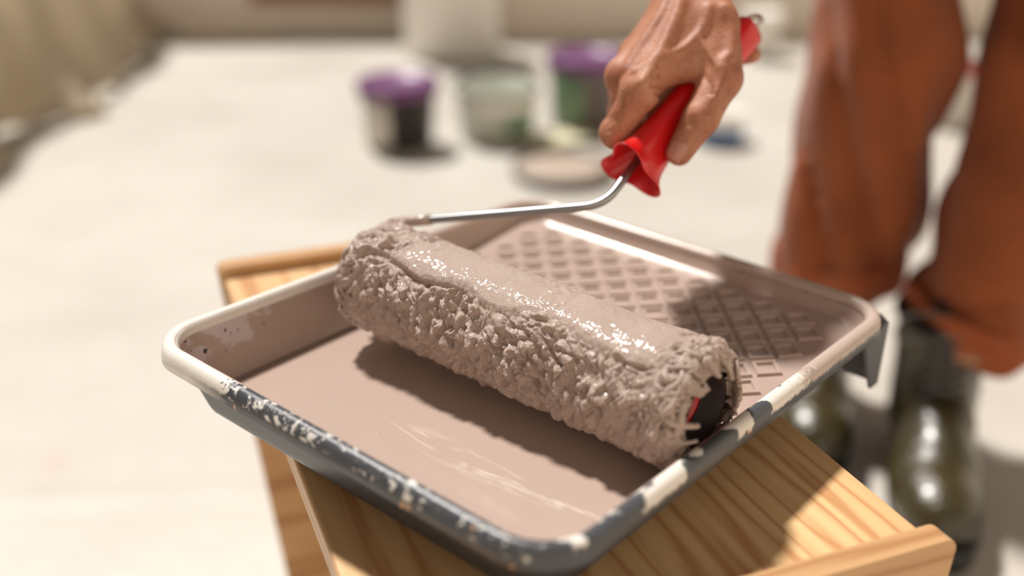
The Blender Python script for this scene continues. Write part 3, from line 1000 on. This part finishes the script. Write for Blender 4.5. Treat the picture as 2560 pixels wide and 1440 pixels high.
# ---- rest of the body (above the frame in the photograph), coarse
hip_l, hip_r = np.array([0.475, 1.43, 0.90]), np.array([0.735, 1.42, 0.90])
sh_r, sh_l = np.array([0.30, 1.17, 1.22]), np.array([0.62, 1.22, 1.28])
neck, head = np.array([0.44, 1.14, 1.36]), np.array([0.40, 1.04, 1.49])
def head_sdf(P):
    d = ellipsoid(P, head, (0.075, 0.092, 0.112))
    d = smin(d, ellipsoid(P, head + [-0.01, -0.03, -0.065], (0.052, 0.058, 0.055)), 0.03)
    d = smin(d, cone(P, neck + [0, 0.02, -0.05], head + [0, 0.02, -0.05], 0.055, 0.052), 0.02)
    f = np.array([-0.12, -0.96, -0.25]); f /= np.linalg.norm(f); s = np.array([1, -0.12, 0.0])
    d = smin(d, cone(P, head + f * 0.085 + [0, 0, 0.012], head + f * 0.108 + [0, 0, -0.022], 0.009, 0.014), 0.010)
    for k in (-1, 1):
        d = smax(d, -(np.linalg.norm(P - (head + f * 0.092 + s * 0.031 * k + [0, 0, 0.012]), axis=1) - 0.013), 0.010)
        d = smin(d, np.linalg.norm(P - (head + f * 0.079 + s * 0.031 * k + [0, 0, 0.010]), axis=1) - 0.0125, 0.003)
        d = smin(d, ellipsoid(P, head + s * 0.078 * k + [0, 0.012, 0.0], (0.012, 0.02, 0.032)), 0.006)
    d = smin(d, cone(P, head + f * 0.083 + s * 0.02 + [0, 0, -0.058], head + f * 0.083 - s * 0.02 + [0, 0, -0.058], 0.007, 0.007), 0.006)
    return d
wl = np.array([0.66, 1.19, 0.74])
el_l = np.array([0.74, 1.26, 1.02])
def left_arm(P):
    d = cone(P, el_l, wl, 0.040, 0.026)
    hd = np.array([0.66, 1.175, 0.66])
    d = smin(d, cone(P, wl, hd, 0.026, 0.030), 0.01)
    for k in range(4):
        b = hd + np.array([-0.03 + 0.02 * k, -0.005, -0.01]); m = b + np.array([0, -0.008, -0.04 + 0.004 * abs(k - 1.5)]); t = m + np.array([0, 0.012, -0.03])
        d = smin(d, smin(cone(P, b, m, 0.0095, 0.009), cone(P, m, t, 0.009, 0.0075), 0.003), 0.004)
    d = smin(d, cone(P, hd + [-0.025, -0.01, 0.01], hd + [-0.055, -0.03, -0.04], 0.013, 0.009), 0.006)
    return d
def torso(P):
    hipc = (hip_l + hip_r) / 2 + [0, 0.0, 0.06]
    ch = (sh_l + sh_r) / 2 + [0.0, 0.03, -0.05]
    d = cone(P, hipc, ch, 0.12, 0.125)
    d = smin(d, cone(P, sh_r, sh_l, 0.055, 0.055), 0.05)
    d = smin(d, cone(P, sh_r, elbow_r, 0.052, 0.042), 0.03)
    d = smin(d, cone(P, sh_l, el_l, 0.052, 0.042), 0.03)
    d = smin(d, cone(P, ch, neck + [0, 0.02, -0.03], 0.09, 0.054), 0.03)
    return d
def body_sdf(P):
    d = torso(P)
    m = np.abs(P - (el_l + wl) / 2).max(1) < 0.26
    if m.any(): d[m] = smin(d[m], left_arm(P[m]), 0.01)
    m = np.abs(P - head).max(1) < 0.24
    if m.any(): d[m] = smin(d[m], head_sdf(P[m]), 0.012)
    m = ((P > hlo2) & (P < hhi2)).all(1)
    if m.any(): d[m] = smin(d[m], hand_sdf(P[m]), 0.008)
    return d
def axis_steps(lo, hi, flo, fhi, fine, coarse):
    a = np.arange(flo, fhi, fine)
    left = np.arange(flo - coarse, lo - coarse, -coarse)[::-1]; right = np.arange(a[-1] + coarse, hi + coarse, coarse)
    return np.concatenate([left, a, right])
blo, bhi = np.array([0.04, 0.62, 0.50]), np.array([0.84, 1.64, 1.66])
blo = np.minimum(blo, hlo)
bV, bQ = surface_nets(body_sdf, None, None, None, [axis_steps(blo[i], bhi[i], hlo[i], hhi[i], 0.0017, 0.009) for i in range(3)])
body = pobj('body', bV, bQ, m_skin)
# thumb nail
def nail(px, py, du, dv, R_=0.0092):
    c = on_hand(px, py)
    if c is None:
        return
    e = 6e-4
    g = np.array([hand_base((c + e * ax_)[None])[0] - hand_base((c - e * ax_)[None])[0] for ax_ in np.eye(3)]); g /= np.linalg.norm(g)
    ln = th_t - th_i; ln -= g * (g @ ln); ln /= np.linalg.norm(ln)
    sd = np.cross(g, ln)
    V, F = [], []
    n, m = 9, 9
    for layer in (0, 1):
        for i in range(n):
            for j in range(m):
                a, b = 2 * i / (n - 1) - 1, 2 * j / (m - 1) - 1
                k = math.sqrt(max(0, 1 - 0.35 * a ** 4))
                p = c + ln * a * du + sd * b * dv * k
                p = p - g * (0.35 * (b * dv) ** 2 / R_ * 1.3 + 0.0022 * max(0, a) ** 2 - 0.0005 + (0.0011 if layer else 0))
                V.append(p)
    for i in range(n - 1):
        for j in range(m - 1):
            q = (i * m + j, i * m + j + 1, (i + 1) * m + j + 1, (i + 1) * m + j)
            F.append(q); F.append(tuple(n * m + t for t in q[::-1]))
    pobj('thumbnail', V, F, m_nail)
nail(1692, 378, 0.0066, 0.0056)

# hair
def hair_sdf(P):
    d = ellipsoid(P, head + [0.005, 0.018, 0.018], (0.083, 0.094, 0.108))
    return smax(d, -(ellipsoid(P, head + [-0.02, -0.09, -0.06], (0.09, 0.08, 0.10))), 0.01)
V, Q = surface_nets(hair_sdf, head - [0.12, 0.13, 0.14], head + [0.12, 0.14, 0.16], 0.008)
pobj('hair', V, Q, m_hair)
# shirt
def shirt_sdf(P):
    hipc = (hip_l + hip_r) / 2 + [0, 0.0, 0.06]
    ch = (sh_l + sh_r) / 2 + [0.0, 0.03, -0.05]
    d = cone(P, hipc, ch, 0.145, 0.150)
    d = smin(d, cone(P, sh_r, sh_l, 0.075, 0.075), 0.06)
    d = smin(d, cone(P, sh_r, elbow_r + (sh_r - elbow_r) * 0.12, 0.075, 0.060), 0.04)
    d = smin(d, cone(P, sh_l, el_l + (sh_l - el_l) * 0.12, 0.075, 0.060), 0.04)
    d = smin(d, cone(P, neck + [0, 0.03, -0.10], neck + [0, 0.02, -0.02], 0.09, 0.066), 0.03)
    return d + 0.005 * np.sin(P[:, 2] * 60 + np.sin(P[:, 0] * 40) * 2) * np.sin(P[:, 0] * 25 + P[:, 1] * 31)
V, Q = surface_nets(shirt_sdf, (0.10, 0.88, 0.72), (0.92, 1.70, 1.45), 0.012)
pobj('shirt', V, Q, m_shirt)

# ---- trousers: two wide legs with soft folds, turned-up cuffs
legs = {
    'l': [hip_l, X(2218, 95, 1.375), np.array([0.462, 1.405, 0.215])],
    'r': [hip_r, X(2685, 100, 1.32), np.array([0.602, 1.255, 0.205])],
}
def fold(P, seed):
    a = 0.8 - 2.2 * np.abs(np.sin(P[:, 2] * 15 + 2.4 * np.sin(P[:, 0] * 14 + seed) + P[:, 0] * 16 + 1.5 * np.sin(P[:, 1] * 17))) ** 0.7
    b = np.sin(P[:, 2] * 21 + P[:, 0] * 30 + seed * 2.1) * np.sin(P[:, 1] * 26 + P[:, 2] * 12 + seed)
    c = np.sin(P[:, 0] * 70 + P[:, 1] * 55 + P[:, 2] * 9 + seed)
    return 0.0085 * a * np.clip(1.5 - P[:, 2] * 1.6, 0.4, 1) + 0.009 * b + 0.003 * c - 0.004
def trouser_sdf(P):
    d = None
    for k, sd in (('l', 0.4), ('r', 2.2)):
        h_, kn, an = legs[k]
        g = smin(cone(P, h_, kn, 0.086, 0.082), cone(P, kn, an, 0.084, 0.074), 0.03) + fold(P, sd)
        g = smax(g, (an[2] - 0.03) - P[:, 2], 0.006)
        d = g if d is None else smin(d, g, 0.012)
    d = smin(d, cone(P, hip_l + [0.02, 0, 0.10], hip_r + [-0.02, 0, 0.10], 0.12, 0.12), 0.05)
    return smax(d, P[:, 2] - 1.0, 0.01)
V, Q = surface_nets(trouser_sdf, (0.30, 1.12, 0.13), (0.86, 1.60, 1.02), 0.0065)
trousers = pobj('trousers', V, Q, m_trouser)
def cuff(k, tilt, r0, dz):
    an = legs[k][2]
    n = 72
    V, F = [], []
    prof = [(r0 + 0.001, 0.026), (r0 + 0.006, 0.030), (r0 + 0.009, 0.022), (r0 + 0.010, 0.0), (r0 + 0.009, -0.022), (r0 + 0.005, -0.030), (r0 - 0.004, -0.029), (r0 - 0.008, -0.02), (r0 - 0.009, 0.01)]
    for r_, z in prof:
        for i in range(n):
            a = 2 * math.pi * i / n
            rr = r_ + 0.004 * math.sin(3 * a + 1) + 0.003 * math.sin(7 * a)
            x_, y_ = rr * math.cos(a), rr * 0.95 * math.sin(a)
            V.append(an + np.array([x_, y_, z + dz + tilt[0] * x_ + tilt[1] * y_ + 0.003 * math.sin(5 * a)]))
    m = len(prof)
    for j in range(m):
        j2 = (j + 1) % m
        for i in range(n):
            i2 = (i + 1) % n
            F.append((j * n + i, j2 * n + i, j2 * n + i2, j * n + i2))
    pobj('cuff', V, F, m_cuff, parent=trousers)
cuff('l', (0.10, 0.10), 0.084, -0.005)
cuff('r', (-0.05, 0.15), 0.084, -0.005)
def sock(k, top, bot, r1, r2):
    V, F = tube_geo(smooth_path([top, (np.array(top) + np.array(bot)) / 2 + [0.004, 0, 0], bot], 5), np.linspace(r1, r2, 11), 28)
    pobj('trouser_leg_end', V, F, m_trouser, parent=trousers)

# ---- boots
def boot_shape(P):
    d = cone(P, (0, 0.035, 0.055), (0, 0.03, 0.175), 0.046, 0.052)                 # shaft
    d = smin(d, ellipsoid(P, (0, 0.045, 0.045), (0.038, 0.046, 0.048)), 0.02)        # heel
    d = smin(d, cone(P, (0, 0.00, 0.085), (0, -0.085, 0.052), 0.043, 0.038), 0.03)   # instep
    d = smin(d, ellipsoid(P, (-0.006, -0.105, 0.040), (0.050, 0.085, 0.040)), 0.02)  # ball
    d = smin(d, ellipsoid(P, (-0.004, -0.155, 0.038), (0.043, 0.050, 0.036)), 0.015) # toe cap
    d = d + 0.0022 * np.sin(P[:, 1] * 95 + 2 * np.sin(P[:, 0] * 40)) * np.exp(-((P[:, 1] + 0.03) / 0.05) ** 2)
    d = smax(d, 0.014 - P[:, 2], 0.004)
    return smax(d, P[:, 2] - 0.185 - 0.10 * (P[:, 1] - 0.03), 0.004)
bootV, bootQ = surface_nets(boot_shape, (-0.075, -0.225, 0.0), (0.075, 0.115, 0.215), 0.0048)
def boot_geo_sole():
    out = []
    for t in np.linspace(0, 2 * math.pi, 64, endpoint=False):
        y = -0.062 + 0.155 * math.cos(t)
        w = 0.046 + 0.007 * math.cos(t + math.pi) - 0.007 * math.exp(-((y - 0.0) / 0.035) ** 2)
        s_ = math.copysign(abs(math.sin(t)) ** 0.72, math.sin(t))
        out.append((-0.003 + w * s_, y))
    n = len(out)
    lev = [(0.0, 0.96), (0.003, 1.0), (0.014, 1.0), (0.017, 1.03), (0.024, 1.03), (0.027, 0.97)]
    V = [(x * f, -0.062 + (y + 0.062) * f, z) for z, f in lev for x, y in out]
    F = [(i * n + k, i * n + (k + 1) % n, (i + 1) * n + (k + 1) % n, (i + 1) * n + k) for i in range(len(lev) - 1) for k in range(n)]
    F.append(tuple(range(n))); F.append(tuple((len(lev) - 1) * n + k for k in range(n)))
    return V, F
soleV, soleF = boot_geo_sole()
def front(x, z):
    p = march(boot_shape, np.array([x, -0.40, z + 0.24]), np.array([0, 0.8, -0.48]), 0.0, 0.9)
    return p
def boot(loc, rot):
    e = bpy.data.objects.new('boot', None); COL.objects.link(e); e.parent = person
    e.location = np.array(loc) - PL; e.rotation_euler = (0, 0, rot); e.scale = (1.1, 1.1, 1.1)
    mesh_obj('upper', bootV, bootQ, m_boot, e)
    mesh_obj('sole', soleV, soleF, m_black, e)
    # padded collar
    n = 48
    ring = [(0.0505 * math.cos(a), 0.032 + 0.0515 * math.sin(a), 0.187 + 0.10 * (0.002 + 0.0515 * math.sin(a))) for a in np.linspace(0, 2 * math.pi, n)]
    tube('collar', ring, 0.0075, m_fabric_black, e, 10)
    # tongue with eyelet rows and laces, laid on the front of the boot
    rows = []
    for z in np.linspace(0.088, 0.182, 6):
        c = front(0, z - 0.24 + 0.24)
        rows.append((z, c))
    V, F = [], []
    zs = np.linspace(0.085, 0.215, 12); xs_ = np.linspace(-0.021, 0.021, 7)
    for z in zs:
        for x in xs_:
            p = front(x, min(z, 0.186))
            if p is None: p = np.array([x, -0.02, z])
            if z > 0.186: p = p + np.array([0, -0.004, z - 0.186])
            V.append(p + np.array([0, -0.0035, 0.002]) * (1 if abs(x) < 0.02 else -0.3))
    for i in range(len(zs) - 1):
        for j in range(len(xs_) - 1):
            F.append((i * 7 + j, i * 7 + j + 1, (i + 1) * 7 + j + 1, (i + 1) * 7 + j))
    to = mesh_obj('tongue', V, F, m_fabric_black, e)
    sm = to.modifiers.new('t', 'SOLIDIFY'); sm.thickness = 0.003; sm.offset = 1
    V, F = [], []
    for k, z in enumerate(np.linspace(0.090, 0.176, 6)):
        dz = 0.014
        for a, b in (((-0.023, z), (0.023, z + dz)), ((0.023, z), (-0.023, z + dz))):
            pts = []
            for t in np.linspace(0, 1, 7):
                p = front(a[0] + (b[0] - a[0]) * t, min(a[1] + (b[1] - a[1]) * t, 0.184))
                pts.append(p + np.array([0, -0.0045 - 0.002 * math.sin(math.pi * t), 0.003]))
            v_, f_ = tube_geo(pts, 0.0021, 6, True, len(V)); V += v_; F += f_
    mesh_obj('lacing', V, F, m_lace, e)
    top = front(0.0, 0.184) + np.array([0, -0.008, 0.004])
    for s_ in (1, -1):
        loop = [top, top + [s_ * 0.022, -0.014, 0.018], top + [s_ * 0.052, -0.016, 0.012], top + [s_ * 0.058, -0.018, -0.012], top + [s_ * 0.036, -0.018, -0.018], top + [s_ * 0.012, -0.008, -0.005], top]
        tube('lace_loop', smooth_path(loop, 6), 0.0019, m_lace, e, 6)
    return e
BR = np.array([0.548, 1.215, 0.0]); BL_ = np.array([0.438, 1.385, 0.0])
boot(BR, math.radians(-14))
boot(BL_, math.radians(-12))
sock('r', legs['r'][2] + [-0.005, 0, 0.03], BR + [0.0, 0.035, 0.15], 0.066, 0.047)
sock('l', legs['l'][2] + [0.0, 0, 0.03], BL_ + [0.0, 0.03, 0.15], 0.066, 0.047)

# ================================================================== TINS AND TUBS IN THE BACKGROUND
m_purple = plain('purple plastic', srgb(118, 66, 118), 0.4, 0.12, 12)
m_dark = plain('dark grey plastic', srgb(62, 58, 54), 0.45, 0.2, 10)
m_white = plain('white plastic', srgb(244, 240, 232), 0.4, 0.04, 6)
m_paper = plain('pale label paper', srgb(214, 208, 198), 0.55, 0.06, 10)
m_greypl = plain('taupe grey plastic', srgb(122, 112, 108), 0.45, 0.12, 8)
m_green = plain('green label print', srgb(128, 158, 126), 0.5, 0.3, 40)
m_tin = plain('pale green tin', srgb(200, 204, 190), 0.4, 0.12, 14)
m_blue = plain('blue plastic', srgb(64, 122, 188), 0.4, 0.1, 10)
m_yellow = plain('pale yellow paper', srgb(232, 226, 190), 0.7, 0.1, 10)
m_wire = plain('dark wire', srgb(70, 64, 58), 0.4)
m_redp = plain('red band', srgb(196, 70, 70), 0.5, 0.1)
m_lidpaint = plain('dried taupe paint', srgb(186, 168, 152), 0.5, 0.12, 14)
def pail(name, label, loc, r, h, body, lid=None, wrap=None, wrap_arc=(0, 1), bail=None, wrap_z=(0.12, 0.85), cat='bucket', bands=None, rot=0.0, taper=0.9):
    e = thing(name, label, cat, loc=loc); e.rotation_euler = (0, 0, rot)
    rb = r * taper
    R_ = lambda z: rb + (r - rb) * z / h
    prof = [(0.0, 0.0), (rb * 0.97, 0.0), (rb, 0.004), (r, h - 0.012), (r + 0.004, h - 0.011), (r + 0.004, h - 0.002), (r, h), (r - 0.003, h - 0.001), (rb - 0.003, 0.006), (0, 0.006)]
    lathe('bucket_body', prof, body, e, 56)
    if lid:
        lathe('lid', [(0, h + 0.004), (r - 0.014, h + 0.004), (r - 0.010, h + 0.010), (r + 0.007, h + 0.011), (r + 0.011, h + 0.007), (r + 0.011, h - 0.020), (r + 0.008, h - 0.022), (r + 0.0055, h - 0.018), (r + 0.0055, h), (0, h + 0.001)], lid, e, 56)
    if wrap:
        z0, z1 = wrap_z[0] * h, wrap_z[1] * h
        lathe('label', [(R_(z0) + 0.0003, z0), (R_(z0) + 0.0016, z0), (R_(z1) + 0.0016, z1), (R_(z1) + 0.0003, z1)], wrap, e, 36, arc=wrap_arc)
    for bz0, bz1, bm_ in (bands or []):
        lathe('band', [(R_(bz0 * h), bz0 * h), (R_(bz0 * h) + 0.0022, bz0 * h), (R_(bz1 * h) + 0.0022, bz1 * h), (R_(bz1 * h), bz1 * h)], bm_, e, 56)
    if bail:
        pts = [(math.cos(t) * (r + 0.005), bail * math.sin(t) * 0.1, h * 0.86 + math.sin(t) * bail) for t in np.linspace(0, math.pi, 25)]
        tube('bail_handle', pts, 0.007, m_wire, e, 8)
    return e
P_ = on_floor(1000, 352)
pail('paint_bucket', 'dark paint bucket with purple lid and a pale wrap on one side', (P_[0], P_[1], 0), 0.094, 0.150, m_dark, m_purple, m_paper, (math.radians(150), math.radians(262)), wrap_z=(0.02, 0.86))
P_ = on_floor(1242, 330)
pail('paint_tin', 'open pale green paint tin with wire bail standing between the purple lidded buckets', (P_[0], P_[1], 0), 0.106, 0.130, m_tin, None, m_green, (math.radians(285), math.radians(350)), bail=0.055, cat='paint tin', bands=[(0.55, 0.80, m_white)])
P_ = on_floor(1462, 305)
pail('paint_bucket', 'taupe grey paint bucket with purple lid and green printed label', (P_[0], P_[1], 0), 0.100, 0.175, m_greypl, m_purple, m_green, (math.radians(190), math.radians(262)), wrap_z=(0.1, 0.9))
P_ = on_floor(1126, 146)
pail('storage_drum', 'large white drum standing behind the paint buckets', (P_[0], P_[1] + 0.12, 0), 0.175, 0.34, m_white, m_white, cat='drum', taper=0.96)
P_ = on_floor(1800, 358)
pail('plastic_tub', 'small white tub with a blue base beside the hand', (P_[0], P_[1] + 0.05, 0), 0.068, 0.075, m_white, None, cat='tub', bands=[(0.02, 0.45, m_blue)])
P_ = on_floor(1906, 140)
pail('plastic_tub', 'tall white tub standing far behind the red grip', (P_[0], P_[1] + 0.06, 0), 0.065, 0.13, m_white, m_white, cat='tub')
P_ = on_floor(2392, 318)
pail('plastic_tub', 'white tub with red band seen between the trouser legs', (P_[0], P_[1] + 0.06, 0), 0.085, 0.20, m_paper, None, cat='tub', bands=[(0.72, 0.92, m_redp)])
# bucket lid lying upside down with paint in it
P_ = on_floor(1406, 428)
e = thing('bucket_lid', 'round lid coated in taupe paint lying upturned on the floor sheet', 'lid', loc=(P_[0], P_[1], 0))
lathe('lid_shell', [(0, 0.0), (0.116, 0.0), (0.121, 0.003), (0.122, 0.016), (0.119, 0.018), (0.116, 0.016), (0.115, 0.006), (0, 0.005)], m_greypl, e, 64)
lathe('dried_paint', [(0, 0.0085), (0.07, 0.0082), (0.1145, 0.0075), (0.1145, 0.0055), (0, 0.0052)], m_lidpaint, e, 64)
# yellowish paper in front of the tins
def paper():
    P_ = on_floor(1395, 345); nx, ny = 24, 16
    V = []
    n = fft_noise((ny, nx), 9, 61) * 0.0018
    for j in range(ny):
        for i in range(nx):
            V.append((-0.085 + 0.17 * i / (nx - 1), -0.06 + 0.12 * j / (ny - 1), 0.003 + abs(n[j, i])))
    F = [(j * nx + i, j * nx + i + 1, (j + 1) * nx + i + 1, (j + 1) * nx + i) for j in range(ny - 1) for i in range(nx - 1)]
    o = mesh_obj('paper_sheet', V, F, m_yellow)
    o.location = (P_[0], P_[1], 0.0); o.rotation_euler = (0, 0, 0.3)
    s = o.modifiers.new('t', 'SOLIDIFY'); s.thickness = 0.0006
    tag(o, 'pale yellow paper lying on the sheet before the tins', 'paper')
paper()
